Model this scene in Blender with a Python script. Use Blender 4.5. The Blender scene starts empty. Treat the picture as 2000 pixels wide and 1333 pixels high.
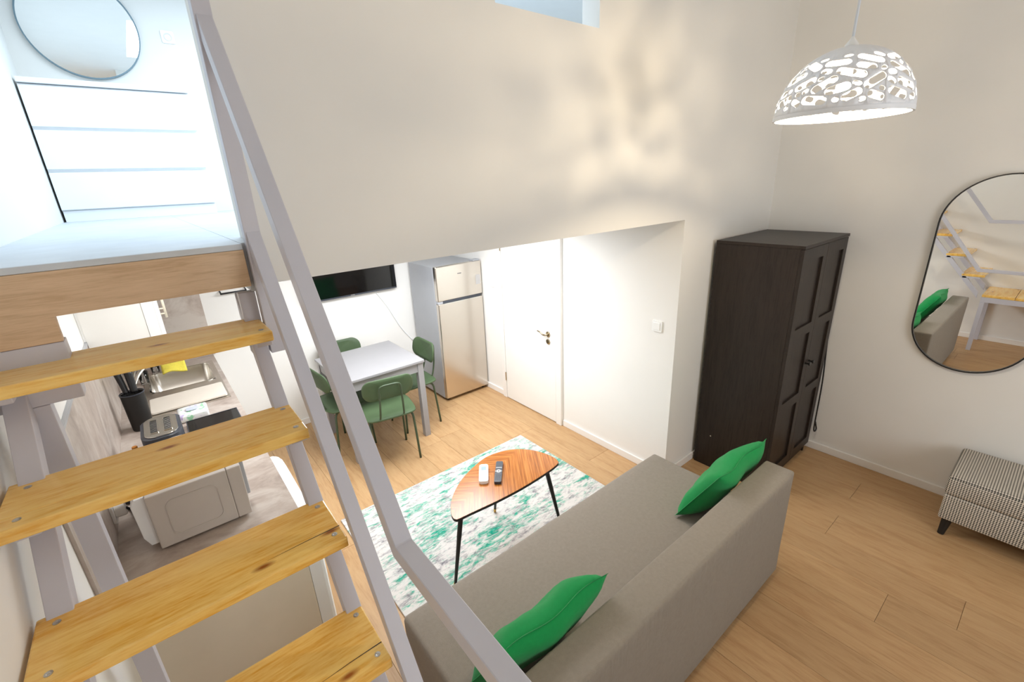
import bpy, bmesh, math, random
from mathutils import Vector, Matrix
from mathutils.geometry import delaunay_2d_cdt
random.seed(7)
SC = bpy.context.scene
COL = SC.collection
PI = math.pi

# ------------------------------------------------------------------ camera
cam = bpy.data.cameras.new('camera')
camo = bpy.data.objects.new('camera', cam)
COL.objects.link(camo)
RT, UP, FW = Vector((.775, -.6305, -.0418)), Vector((.2389, .2312, .9431)), Vector((.585, .7411, -.3297))
FW.normalize(); RT = (RT - FW * RT.dot(FW)).normalized(); UP = RT.cross(FW)
camo.matrix_world = Matrix((
    (RT.x, UP.x, -FW.x, 0), (RT.y, UP.y, -FW.y, 0), (RT.z, UP.z, -FW.z, 2.1748), (0, 0, 0, 1)))
cam.sensor_width = 36
cam.lens = 15.908
cam.shift_y = -0.0015
cam.clip_start = 0.02
SC.camera = camo

# ------------------------------------------------------------------ world, lights, exposure
SC.view_settings.view_transform = 'Standard'
SC.view_settings.look = 'None'
SC.view_settings.gamma = 1
SC.view_settings.use_curve_mapping = False
SC.view_settings.exposure = 0.0
SC.cycles.diffuse_bounces = 6
w = bpy.data.worlds.new('sky'); SC.world = w; w.use_nodes = True
w.node_tree.nodes['Background'].inputs[0].default_value = (.80, .90, 1, 1)
w.node_tree.nodes['Background'].inputs[1].default_value = 1.2

def area(name, loc, rot, size, sy, power, color, spread=PI):
    l = bpy.data.lights.new(name, 'AREA')
    l.shape = 'RECTANGLE'; l.size = size; l.size_y = sy; l.energy = power; l.color = color; l.spread = spread
    o = bpy.data.objects.new(name, l); COL.objects.link(o); o.location = loc; o.rotation_euler = rot
    return o

BULB = 1060.0
area('loft_skylight', (1.2, 3.2, 3.57), (0, 0, 0), 1.7, 1.3, 58, (.72, .87, 1))        # daylight of the upper floor
area('alcove_ceiling_lamp', (1.5, 2.95, 1.885), (0, 0, 0), 1.3, .9, 60, (.93, .965, 1))       # lamp under the loft
area('kitchen_ceiling_lamp', (.12, 2.75, 1.885), (0, 0, 0), .15, .5, 4.5, (1, .98, .96))
area('back_fill_light', (1.9, -1.96, 1.75), (PI / 2, 0, 0), 1.6, 1.5, 28, (.92, .96, 1))  # ambient fill, added at an unseen window behind the camera

# ------------------------------------------------------------------ helpers
def tag(o, label=None, cat=None, group=None, kind=None):
    if label: o['label'] = label
    if cat: o['category'] = cat
    if group: o['group'] = group
    if kind: o['kind'] = kind
    return o

def thing(name, label, cat, loc=(0, 0, 0), rz=0, group=None):
    o = bpy.data.objects.new(name, None); COL.objects.link(o)
    o.location = loc; o.rotation_euler = (0, 0, rz); o.empty_display_size = .05
    return tag(o, label, cat, group)

def obj(name, bm, m, parent=None, smooth=False, world=True, uv=False):
    """link bm as ONE mesh object; with a parent, world-space vertices are shifted to the parent's base"""
    if parent is not None and world:
        off = Vector((0, 0, 0)); p = parent
        while p: off += p.location; p = p.parent
        bmesh.ops.translate(bm, verts=bm.verts, vec=-off)
    bmesh.ops.recalc_face_normals(bm, faces=bm.faces)
    if uv:
        lay = bm.loops.layers.uv.new('UVMap')
        for f in bm.faces:
            n = f.normal
            for l in f.loops:
                c = l.vert.co
                if abs(n.z) > .6: l[lay].uv = (c.x, c.y)
                elif abs(n.x) > abs(n.y): l[lay].uv = (c.z, c.y)
                else: l[lay].uv = (c.x, c.z)
    me = bpy.data.meshes.new(name); bm.to_mesh(me); bm.free()
    if smooth:
        for f in me.polygons: f.use_smooth = True
    if m: me.materials.append(m)
    o = bpy.data.objects.new(name, me); COL.objects.link(o)
    if parent: o.parent = parent
    if smooth == 'auto':
        mod = o.modifiers.new('split', 'EDGE_SPLIT'); mod.split_angle = math.radians(40)
    return o

def struct(name, bm, m, parent=None, label=None):
    o = obj(name, bm, m, parent)
    if parent is None: o['kind'] = 'structure'
    if label: o['label'] = label
    return o

def NB(): return bmesh.new()

def box(bm, x0, x1, y0, y1, z0, z1, bev=0, seg=2):
    vs = [bm.verts.new((x, y, z)) for x in (x0, x1) for y in (y0, y1) for z in (z0, z1)]
    fs = [bm.faces.new([vs[i] for i in q]) for q in ((0, 1, 3, 2), (4, 6, 7, 5), (0, 4, 5, 1), (2, 3, 7, 6), (0, 2, 6, 4), (1, 5, 7, 3))]
    if bev:
        es = list({e for f in fs for e in f.edges})
        bmesh.ops.bevel(bm, geom=es, offset=bev, segments=seg, affect='EDGES', profile=.5)
    return bm

def B(*a, **k): return box(NB(), *a, **k)

def frame_of(d):
    d = d.normalized()
    a = Vector((0, 0, 1)) if abs(d.z) < .95 else Vector((1, 0, 0))
    u = d.cross(a).normalized(); return u, d.cross(u).normalized()

def tube(bm, pts, r, n=10, cap=True, r_end=None):
    pts = [Vector(p) for p in pts]; rings = []
    for i, p in enumerate(pts):
        d = (pts[min(i + 1, len(pts) - 1)] - pts[max(i - 1, 0)])
        u, v = frame_of(d)
        if i and True:
            # keep frames aligned with the previous ring
            u = (pu - d.normalized() * pu.dot(d.normalized())).normalized(); v = d.normalized().cross(u)
        pu = u
        rr = r if r_end is None else r + (r_end - r) * i / (len(pts) - 1)
        rings.append([bm.verts.new(p + u * rr * math.cos(2 * PI * k / n) + v * rr * math.sin(2 * PI * k / n)) for k in range(n)])
    for a, b in zip(rings, rings[1:]):
        for k in range(n): bm.faces.new((a[k], a[(k + 1) % n], b[(k + 1) % n], b[k]))
    if cap: bm.faces.new(rings[0]); bm.faces.new(rings[-1])
    return bm

def smoothpath(ctrl, n=6):
    """Catmull-Rom through the control points"""
    P = [Vector(p) for p in ctrl]; P = [2 * P[0] - P[1]] + P + [2 * P[-1] - P[-2]]
    out = []
    for i in range(1, len(P) - 2):
        for k in range(n):
            t = k / n; a, b, c, d = P[i - 1:i + 3]
            out.append(.5 * (2 * b + (c - a) * t + (2 * a - 5 * b + 4 * c - d) * t * t + (3 * b - a - 3 * c + d) * t ** 3))
    out.append(P[-2]); return out

def closedspline(ctrl, n=6):
    P = [Vector(p) for p in ctrl]; N = len(P); out = []
    for i in range(N):
        a, b, c, d = P[i - 1], P[i], P[(i + 1) % N], P[(i + 2) % N]
        for k in range(n):
            t = k / n
            out.append(.5 * (2 * b + (c - a) * t + (2 * a - 5 * b + 4 * c - d) * t * t + (3 * b - a - 3 * c + d) * t ** 3))
    return out

def lathe(bm, prof, c=(0, 0, 0), n=24, sx=1, sy=1):
    rings = []
    for r, z in prof:
        rings.append([bm.verts.new((c[0] + sx * r * math.cos(2 * PI * k / n), c[1] + sy * r * math.sin(2 * PI * k / n), c[2] + z)) for k in range(n)])
    for a, b in zip(rings, rings[1:]):
        for k in range(n): bm.faces.new((a[k], a[(k + 1) % n], b[(k + 1) % n], b[k]))
    bm.faces.new(rings[0]); bm.faces.new(rings[-1])
    return bm

def prism(bm, outline, axis, a, b, bev=0):
    """extrude a 2-D outline along an axis ('x','y','z') from a to b"""
    def V(p, t):
        return {'x': (t, p[0], p[1]), 'y': (p[0], t, p[1]), 'z': (p[0], p[1], t)}[axis]
    A = [bm.verts.new(V(p, a)) for p in outline]; Bv = [bm.verts.new(V(p, b)) for p in outline]
    n = len(A); fa = bm.faces.new(A); fb = bm.faces.new(Bv)
    for k in range(n): bm.faces.new((A[k], A[(k + 1) % n], Bv[(k + 1) % n], Bv[k]))
    if bev:
        bmesh.ops.bevel(bm, geom=list(fa.edges) + list(fb.edges), offset=bev, segments=2, affect='EDGES', profile=.5)
    return bm

def roundrect(cx, cy, w, h, r, n=6):
    out = []
    for sx, sy, a0 in ((1, 1, 0), (-1, 1, 90), (-1, -1, 180), (1, -1, 270)):
        for k in range(n + 1):
            a = math.radians(a0 + 90 * k / n)
            out.append((cx + sx * (w / 2 - r) + r * math.cos(a), cy + sy * (h / 2 - r) + r * math.sin(a)))
    return out

def ring(bm, outer, inner, axis, a, b):
    """a closed band between two outlines with the same number of points"""
    def V(p, t):
        return {'x': (t, p[0], p[1]), 'y': (p[0], t, p[1]), 'z': (p[0], p[1], t)}[axis]
    n = len(outer)
    L = [[bm.verts.new(V(p, t)) for p in o] for o, t in ((outer, a), (outer, b), (inner, b), (inner, a))]
    for i in range(4):
        p, q = L[i], L[(i + 1) % 4]
        for k in range(n): bm.faces.new((p[k], p[(k + 1) % n], q[(k + 1) % n], q[k]))
    return bm

def join(*bms):
    out = NB()
    for b in bms:
        me = bpy.data.meshes.new('tmp'); b.to_mesh(me); b.free(); out.from_mesh(me); bpy.data.meshes.remove(me)
    return out

def copy_tree(o, parent=None):
    c = o.copy(); COL.objects.link(c)
    if parent: c.parent = parent
    for ch in list(o.children): copy_tree(ch, c)
    return c

# ------------------------------------------------------------------ materials
class M:
    def __init__(s, name):
        s.m = bpy.data.materials.new(name); s.m.use_nodes = True
        s.nt = s.m.node_tree; s.b = s.nt.nodes['Principled BSDF']
    def n(s, t, **k):
        x = s.nt.nodes.new(t)
        for a, v in k.items(): setattr(x, a, v)
        return x
    def l(s, a, b): s.nt.links.new(a, b)
    def val(s, sock, v):
        if hasattr(v, 'is_output') or isinstance(v, bpy.types.NodeSocket): s.l(v, sock)
        else: sock.default_value = v
    def math(s, op, a, b=0.0, clamp=False):
        x = s.n('ShaderNodeMath', operation=op, use_clamp=clamp)
        s.val(x.inputs[0], a); s.val(x.inputs[1], b); return x.outputs[0]
    def coord(s, kind='Object', scale=(1, 1, 1), rand=0.0, rot=(0, 0, 0)):
        tc = s.n('ShaderNodeTexCoord'); mp = s.n('ShaderNodeMapping')
        mp.inputs['Scale'].default_value = scale; mp.inputs['Rotation'].default_value = rot
        out = tc.outputs[kind]
        if rand:
            oi = s.n('ShaderNodeObjectInfo'); vm = s.n('ShaderNodeVectorMath', operation='ADD')
            mm = s.math('MULTIPLY', oi.outputs['Random'], rand)
            s.l(out, vm.inputs[0]); s.l(mm, vm.inputs[1]); out = vm.outputs[0]
        s.l(out, mp.inputs['Vector']); return mp.outputs[0]
    def noise(s, vec, scale, detail=4, rough=.55, dist=0.0):
        x = s.n('ShaderNodeTexNoise'); s.l(vec, x.inputs['Vector'])
        x.inputs['Scale'].default_value = scale; x.inputs['Detail'].default_value = detail
        x.inputs['Roughness'].default_value = rough; x.inputs['Distortion'].default_value = dist
        return x.outputs[0]
    def ramp(s, fac, stops, interp='LINEAR'):
        x = s.n('ShaderNodeValToRGB'); x.color_ramp.interpolation = interp
        e = x.color_ramp.elements
        while len(e) < len(stops): e.new(.5)
        for i, (p, c) in enumerate(stops):
            e[i].position = p; e[i].color = (c[0], c[1], c[2], 1) if not isinstance(c, (int, float)) else (c, c, c, 1)
        s.l(fac, x.inputs[0]); return x.outputs[0]
    def mix(s, f, a, b, mode='MIX'):
        x = s.n('ShaderNodeMix', data_type='RGBA', blend_type=mode)
        s.val(x.inputs[0], f)
        for i, v in ((6, a), (7, b)):
            if isinstance(v, tuple): x.inputs[i].default_value = (*v[:3], 1)
            else: s.l(v, x.inputs[i])
        return x.outputs[2]
    def bump(s, h, strength=.2, dist=.01):
        x = s.n('ShaderNodeBump'); x.inputs['Strength'].default_value = strength; x.inputs['Distance'].default_value = dist
        s.l(h, x.inputs['Height']); s.l(x.outputs[0], s.b.inputs['Normal'])
    def set(s, color=None, rough=None, metal=None, spec=None):
        if color is not None:
            if isinstance(color, tuple): s.b.inputs['Base Color'].default_value = (*color[:3], 1)
            else: s.l(color, s.b.inputs['Base Color'])
        if rough is not None: s.val(s.b.inputs['Roughness'], rough)
        if metal is not None: s.b.inputs['Metallic'].default_value = metal
        if spec is not None: s.b.inputs['Specular IOR Level'].default_value = spec
        return s

def hexc(h):
    r, g, b = [int(h[i:i + 2], 16) / 255 for i in (0, 2, 4)]
    f = lambda c: c / 12.92 if c <= .04045 else ((c + .055) / 1.055) ** 2.4
    return (f(r), f(g), f(b))

def paint(name, c, rough=.5, var=.03, scale=8, bump=0.0, metal=0, spec=.5):
    s = M(name); v = s.coord()
    nz = s.noise(v, scale, 3)
    lo = tuple(x * (1 - var) for x in c); hi = tuple(min(1, x * (1 + var)) for x in c)
    s.set(s.ramp(nz, [(.3, lo), (.7, hi)]), rough, metal, spec)
    if bump: s.bump(s.noise(v, 400, 2), bump, .002)
    return s.m

def wood(name, base, dark, scale=(1, 1, 1), rand=9.0, rough=.35, knots=False, streak=1.0, tone=0.0, spec=.5):
    """grain runs along the axis with the small scale"""
    s = M(name); v = s.coord('Object', scale, rand)
    n1 = s.noise(v, 3.0, 5, .6, .6); n2 = s.noise(v, 14, 4, .6, .2)
    g = s.math('ADD', s.math('MULTIPLY', n1, .6), s.math('MULTIPLY', n2, .4))
    c = s.ramp(g, [(.38, dark), (.5, tuple((a * 2 + b) / 3 for a, b in zip(base, dark))), (.62, base)])
    if tone:
        oi = s.n('ShaderNodeObjectInfo')
        k = s.math('ADD', s.math('MULTIPLY', oi.outputs['Random'], tone), 1 - tone / 2)
        c = s.mix(1.0, c, c, 'MIX'); hs = s.n('ShaderNodeHueSaturation'); s.l(c, hs.inputs['Color']); s.l(k, hs.inputs['Value']); c = hs.outputs[0]
    if knots:
        kv = s.coord('Object', (2.6, 6.5, .02), rand)
        vo = s.n('ShaderNodeTexVoronoi', voronoi_dimensions='2D'); s.l(kv, vo.inputs['Vector']); vo.inputs['Scale'].default_value = 1.0
        k = s.ramp(vo.outputs['Distance'], [(.018, 1.0), (.036, .7), (.075, 0.0)])
        c = s.mix(k, c, hexc('9a5620'))
    s.set(c, rough, 0, spec); s.bump(n2, .06, .002)
    return s.m

def fabric(name, c, var=.18, weave=900, rough=.9, wrinkle=0.0):
    s = M(name); v = s.coord()
    a = s.noise(v, weave, 2); b = s.noise(v, 60, 3)
    g = s.math('ADD', s.math('MULTIPLY', a, .7), s.math('MULTIPLY', b, .3))
    s.set(s.ramp(g, [(.3, tuple(x * (1 - var) for x in c)), (.7, tuple(x * (1 + var) for x in c))]), rough, 0, .2)
    h = g
    if wrinkle:
        wv = s.coord('Object', (4.5, 1.2, 1.2), 0, (0, .35, 0))
        h = s.math('ADD', s.math('MULTIPLY', a, .12), s.math('MULTIPLY', s.noise(wv, 2.4, 2, .4, .3), wrinkle))
        # short pulled creases below the upper edge
        cz = s.n('ShaderNodeTexCoord'); sp = s.n('ShaderNodeSeparateXYZ'); s.l(cz.outputs['Object'], sp.inputs[0])
        m = s.ramp(sp.outputs[2], [(.42, 0.0), (.60, 1.0), (.68, 1.0), (.70, 0.0)])
        cr = s.noise(s.coord('Object', (11, 1, 1.6), 0, (0, .25, 0)), 3.0, 3, .5, .4)
        if wrinkle > .5: h = s.math('ADD', h, s.math('MULTIPLY', s.math('MULTIPLY', m, cr), .55))
        s.bump(h, .45, .03)
    else: s.bump(a, .25, .002)
    s.b.inputs['Sheen Weight'].default_value = .15
    return s.m

WALL = paint('wall_paint', hexc('edebe7'), .7, .012, 3, .03, spec=.3)
WALLB = paint('alcove_wall_paint', hexc('edebe7'), .7, .01, 3, .03, spec=.3)
CEIL = paint('ceiling_paint', hexc('f2f1ee'), .8, .01)
WHITE = paint('white_lacquer', hexc('f2f2f0'), .3, .01)
CHESTW = paint('white_foil', hexc('f4f6f8'), .35, .01)
DOORW = paint('door_white', hexc('efeeea'), .35, .01)
TRIM = paint('trim_white', hexc('efece8'), .4, .01)
STEEL = paint('lilac_white_steel_paint', hexc('c7c6d0'), .38, .02, 5)
SLABG = paint('landing_grey_floor', hexc('c9ced4'), .45, .05, 9)
TBLG = paint('grey_table_paint', hexc('999799'), .35, .02)
GREEN = paint('chair_green_plastic', hexc('45593a'), .55, .04, 20)
GRNT = paint('chair_green_tube', hexc('3d4c35'), .45, .03)
BLACK = paint('black_plastic', hexc('1b1b1d'), .35, .05)
BLACKM = paint('black_matte', hexc('191715'), .55, .1)
CHAR = paint('charcoal_plastic', hexc('3b3f48'), .35, .05)
SCREEN = paint('screen_glass', hexc('0c0c0e'), .06, .02)
CHROME = paint('chrome', hexc('d8d6d0'), .12, .02, metal=1)
STAINL = paint('sink_steel', hexc('d9d4cc'), .28, .03, metal=1)
NICKEL = paint('brushed_nickel', hexc('b9ab92'), .25, .03, metal=1)
BRASS = paint('brass', hexc('c9a24a'), .3, .05, metal=1)
ZINC = paint('zinc_screw', hexc('c9c9c6'), .3, .05, metal=1)
GREYF = paint('fridge_grey_side', hexc('a9abb0'), .32, .02)
APPW = paint('appliance_white', hexc('eef0f2'), .25, .01)
APPG = paint('appliance_side_white', hexc('dcd8d3'), .35, .02)
MICG = paint('microwave_grey_casing', hexc('c2bab3'), .35, .02)
YELL = paint('yellow_sponge_cloth', hexc('f5e45c'), .9, .08, 90)
ORNG = paint('orange_plastic', hexc('d88a2e'), .4, .05)
CREAM = paint('cream_metal', hexc('e3dbc8'), .3, .03)
BRASSW = paint('white_ceramic', hexc('f4f4f2'), .15, .01)
BLKW = wood('black_brown_wood', hexc('302823'), hexc('221b17'), (14, 14, 1.2), 5, .42, spec=.3)
FASC = wood('oak_fascia', hexc('d9bb9b'), hexc('c4a482'), (1.6, 14, 20), 5, .5)
PINE = wood('pine_tread', hexc('fbd57f'), hexc('e8ac48'), (1.4, 11, 11), 31, .15, True, spec=.6)
OAK = wood('oak_plank', hexc('bd9a70'), hexc('ab855c'), (9, .9, 9), 23, .42, False, 1, .14, .35)
OAKF = paint('floor_joint', hexc('8d6a45'), .6)
SOFA = fabric('sofa_grey_fabric', hexc('91887c'), .16, 700, .95, .55)
SOFA2 = fabric('sofa_grey_fabric_seat', hexc('938a7f'), .16, 700, .95, .16)
PILL = fabric('green_cotton', hexc('10914a'), .10, 900, .85, .35)

def leaf_veneer():
    s = M('walnut_leaf_veneer'); tc = s.n('ShaderNodeTexCoord'); sp = s.n('ShaderNodeSeparateXYZ')
    s.l(tc.outputs['Object'], sp.inputs[0])
    x, y = sp.outputs[0], sp.outputs[1]
    # veins meet at a mid rib: distance along a direction mirrored about the rib
    rib = s.math('SUBTRACT', y, s.math('MULTIPLY', x, .35))
    t = s.math('ADD', s.math('MULTIPLY', x, 1.0), s.math('MULTIPLY', s.math('ABSOLUTE', s.math('SUBTRACT', rib, .06)), .9))
    cb = s.n('ShaderNodeCombineXYZ'); s.l(s.math('MULTIPLY', t, 60.0), cb.inputs[0]); s.l(s.math('MULTIPLY', rib, 4.0), cb.inputs[1])
    nz = s.noise(cb.outputs[0], 1.1, 4, .6, .2)
    c = s.ramp(nz, [(.32, hexc('8a4d1c')), (.5, hexc('b9702f')), (.66, hexc('cf8a45'))])
    s.set(c, .2, 0, .5); return s.m
VENEER = leaf_veneer()

def marble():
    s = M('taupe_marbled_laminate'); v = s.coord('Object', (1.0, 1.6, 1.0))
    a = s.noise(v, 3.2, 7, .65, 1.2); b = s.noise(v, 30, 3)
    g = s.math('ADD', s.math('MULTIPLY', a, .85), s.math('MULTIPLY', b, .15))
    c = s.ramp(g, [(.32, hexc('998a81')), (.48, hexc('b4a69c')), (.62, hexc('c6bcb3'))])
    s.set(c, .35, 0, .4); return s.m
MARB = marble()

def rugmat():
    s = M('distressed_rug_pile')
    v = s.coord('Object', (1.0, 2.8, 1))
    big = s.noise(v, 2.3, 5, .62, .5); mid = s.noise(v, 9, 6, .68, .6)
    v2 = s.coord('Object', (1.1, 3.4, 1)); fine = s.noise(v2, 34, 5, .7, .4); fib = s.noise(v, 600, 2)
    g1 = s.math('ADD', s.math('MULTIPLY', mid, .62), s.math('MULTIPLY', fine, .38))
    base = s.ramp(g1, [(.36, hexc('7d7b80')), (.44, hexc('b9b5b5')), (.5, hexc('dedad5')), (.7, hexc('e9e5e0'))])
    t = s.math('ADD', s.math('MULTIPLY', big, .5), s.math('MULTIPLY', s.noise(v2, 12, 6, .68, .8), .5))
    t = s.math('ADD', t, s.math('MULTIPLY', s.math('SUBTRACT', fine, .5), .22)); tf = s.ramp(t, [(.50, 0.0), (.60, 1.0)])
    teal = s.ramp(fine, [(.3, hexc('0d7263')), (.5, hexc('1fa083')), (.7, hexc('7accb6'))])
    c = s.mix(tf, base, teal)
    c = s.mix(.15, c, s.ramp(fib, [(.3, .5), (.7, 1.0)]), 'MULTIPLY')
    s.set(c, .95, 0, .1); s.bump(fib, .5, .004); return s.m
RUG = rugmat()

def houndstooth():
    s = M('houndstooth_fabric'); tc = s.n('ShaderNodeTexCoord'); sp = s.n('ShaderNodeSeparateXYZ')
    s.l(tc.outputs['UV'], sp.inputs[0])
    K = 86.0
    u = s.math('MULTIPLY', s.math('ADD', sp.outputs[0], 10.0), K); v = s.math('MULTIPLY', s.math('ADD', sp.outputs[1], 10.0), K)
    A = s.math('LESS_THAN', s.math('FRACT', u), .5); Bv = s.math('LESS_THAN', s.math('FRACT', v), .5)
    T = s.math('LESS_THAN', s.math('FRACT', s.math('MULTIPLY', s.math('SUBTRACT', u, v), 2.0)), .5)
    f = s.math('ADD', s.math('MULTIPLY', A, T), s.math('MULTIPLY', Bv, s.math('SUBTRACT', 1.0, T)))
    s.set(s.mix(f, hexc('e6ddcf'), hexc('1d1b19')), .9, 0, .2); return s.m
HOUND = houndstooth()

def steelbrush():
    s = M('brushed_steel_door'); v = s.coord('Object', (60, 60, .8))
    n = s.noise(v, 3, 3)
    s.set(hexc('d6cfc6'), s.ramp(n, [(.3, .22), (.7, .25)]), 1.0); return s.m
FRIDGE = steelbrush()

def emit(name, c, k):
    s = M(name); s.set(c, .4)
    s.b.inputs['Emission Color'].default_value = (*c, 1); s.b.inputs['Emission Strength'].default_value = k
    return s.m
BULBM = emit('lit_bulb', (1, .82, .57), BULB)

def mirrormat():
    s = M('mirror_silver'); s.set((.93, .94, .93), .0, 1.0); return s.m
MIRR = mirrormat()

def wipesmat():
    s = M('printed_plastic_wrap'); v = s.coord('Object', (1, 1, 1)); n = s.noise(v, 26, 2, .5, .5)
    s.set(s.ramp(n, [(.38, hexc('9fd6b0')), (.44, hexc('f2f6f3')), (.6, hexc('f4f6f8')), (.66, hexc('c3b4da'))]), .3); return s.m
WIPES = wipesmat()

# ================================================================== STRUCTURE
XL, XM, XD, YL, YT = -.36, 3.887, 2.664, 1.583, 4.406
YB, ZC, YLB, ZO = -2.0, 3.6, 4.65, 1.903
# floor: a sub-floor and every plank a piece
fl = struct('floor', B(XL - .1, XM + .1, YB - .1, YT + .1, -.12, -.012), OAKF)
PW = .244
xs = [2.412 + PW * k for k in range(-13, 8)]
random.seed(3)
for i, x in enumerate(xs):
    x0, x1 = max(x, XL), min(x + PW, XM)
    if x1 - x0 < .02: continue
    y = YB - random.uniform(0, 1.9)
    if abs(x - (2.412 + PW)) < .01: y = -.06 - 1.9
    while y < YT:
        y0, y1 = max(y, YB), min(y + 1.9, YT)
        if y1 - y0 > .05:
            struct('plank', B(x0 + .0006, x1 - .0006, y0 + .0006, y1 - .0006, -.012, 0, bev=.0008, seg=1), OAK, fl)
        y += 1.9
# walls
struct('wall_left', B(XL - .14, XL, YB, YLB + .1, -.1, ZC), WALL)
struct('wall_right', B(XM, XM + .14, YB, YLB + .1, -.1, ZC), WALL)
bm = NB()   # wall behind the camera with an opening added for the fill light
box(bm, XL, 1.1, YB - .14, YB, -.1, ZC); box(bm, 2.7, XM, YB - .14, YB, -.1, ZC)
box(bm, 1.1, 2.7, YB - .14, YB, -.1, 1.0); box(bm, 1.1, 2.7, YB - .14, YB, 2.5, ZC)
struct('wall_back', bm, WALL)
bm = NB()
ring(bm, [(1.1, 1.0), (2.7, 1.0), (2.7, 2.5), (1.1, 2.5)], [(1.17, 1.07), (2.63, 1.07), (2.63, 2.43), (1.17, 2.43)], 'y', YB - .12, YB - .06)
box(bm, 1.87, 1.93, YB - .12, YB - .06, 1.07, 2.43)
struct('added_window_1', bm, TRIM)  # unseen window frame, added to go with the ambient fill
struct('ceiling', B(XL - .14, XM + .14, YB - .14, YLB + .1, ZC, ZC + .1), CEIL)
# loft wall over the alcove, with an inner window opening, and the stub beside the wardrobe
WX0, WX1, WZ0, WZ1, LT = 1.24, 1.829, 2.808, 3.35, .104
bm = NB()
box(bm, .25, WX0, YL, YL + LT, ZO, ZC); box(bm, WX1, XM, YL, YL + LT, ZO, ZC)
box(bm, WX0, WX1, YL, YL + LT, ZO, WZ0); box(bm, WX0, WX1, YL, YL + LT, WZ1, ZC)
box(bm, XD + .12, XM, YL, YL + LT, -.1, ZO)
struct('wall_loft', bm, WALL)
struct('wall_alcove', B(XD, XD + .12, YL, YT + .1, -.1, ZO), WALL)
struct('wall_front', B(XL, XD + .12, YT, YT + .12, -.1, ZO), WALLB)
struct('floor_loft', B(.218, XM, YL + LT, YLB, ZO, 2.0425), SLABG)
struct('floor_landing', B(XL, .2175, 1.47, YLB, 2.026, 2.0425, bev=.002), SLABG)
struct('ceiling_kitchen', B(XL, .2175, 1.50, YT, 1.926, 2.0255), CEIL)
struct('wall_loft_back', B(XL, XM, YLB, YLB + .1, ZO, ZC), WALLB)
tag(struct('trim_1', prism(NB(), [(XL, 1.861), (-.1985, 1.861), (-.1985, 1.9225), (.2175, 1.9225), (.2175, 2.0255), (XL, 2.0255)], 'y', 1.47, 1.495, .001), FASC), 'oak fascia board under the edge of the grey landing')
struct('floor_landing_end', B(.2178, .2498, 1.492, YL + LT - .0005, ZO, 2.0425), SLABG)
# baseboards
struct('baseboard_right', B(XM - .014, XM - .0005, YB, YL - .0005, 0, .06, bev=.003), TRIM)
struct('baseboard_stub', B(XD, XM - .015, YL - .014, YL - .0005, 0, .06, bev=.003), TRIM)
struct('baseboard_alcove', B(XD - .014, XD - .0005, YL + .001, 2.645, 0, .06, bev=.003), TRIM)
struct('baseboard_alcove_far', B(XD - .014, XD - .0005, 3.54, 3.9, 0, .06, bev=.003), TRIM)
struct('baseboard_front', B(.27, 2.09, YT - .014, YT - .0005, 0, .06, bev=.003), TRIM)
struct('baseboard_left', B(XL + .0005, XL + .014, YB, 1.85, 0, .06, bev=.003), TRIM)
# door in the alcove wall
dz = 1.86
d = bpy.data.objects.new('door_1', None); COL.objects.link(d); d.location = (XD, 3.09, 0)
tag(d, 'plain white door with a curved metal lever handle', None, None, 'structure')
obj('door_leaf', B(XD - .022, XD - .001, 2.73, 3.465, .008, dz, bev=.002), DOORW, d)
bm = NB()
box(bm, XD - .03, XD - .001, 2.655, 2.722, 0, dz + .04, bev=.003); box(bm, XD - .026, XD - .001, 3.472, 3.53, 0, dz + .04, bev=.003)
obj('door_casing', bm, TRIM, d)
bm = NB()
tube(bm, [(XD - .024, 2.818, .866), (XD - .055, 2.818, .866)], .009)
tube(bm, smoothpath([(XD - .055, 2.815, .866), (XD - .058, 2.85, .862), (XD - .058, 2.89, .878), (XD - .058, 2.925, .884)]), .0085, r_end=.006)
hd = obj('door_handle', bm, NICKEL, d, True); tag(hd, 'curved nickel lever')
def lathe_x(bm, prof, c, n=20):
    rings = [[bm.verts.new((c[0] + t, c[1] + r * math.cos(2 * PI * k / n), c[2] + r * math.sin(2 * PI * k / n))) for k in range(n)] for r, t in prof]
    for a, b in zip(rings, rings[1:]):
        for k in range(n): bm.faces.new((a[k], a[(k + 1) % n], b[(k + 1) % n], b[k]))
    bm.faces.new(rings[0]); bm.faces.new(rings[-1]); return bm
obj('handle_rose', lathe_x(NB(), [(.026, -.0005), (.026, -.007), (.02, -.01)], (XD - .022, 2.818, .866)), NICKEL, d)
obj('key_rose', lathe_x(NB(), [(.025, -.0005), (.025, -.007), (.018, -.01)], (XD - .022, 2.818, .795)), NICKEL, d)
for z in (.25, 1.6):
    obj('hinge', tube(NB(), [(XD - .028, 3.468, z - .045), (XD - .028, 3.468, z + .045)], .006), NICKEL, d)

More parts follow.
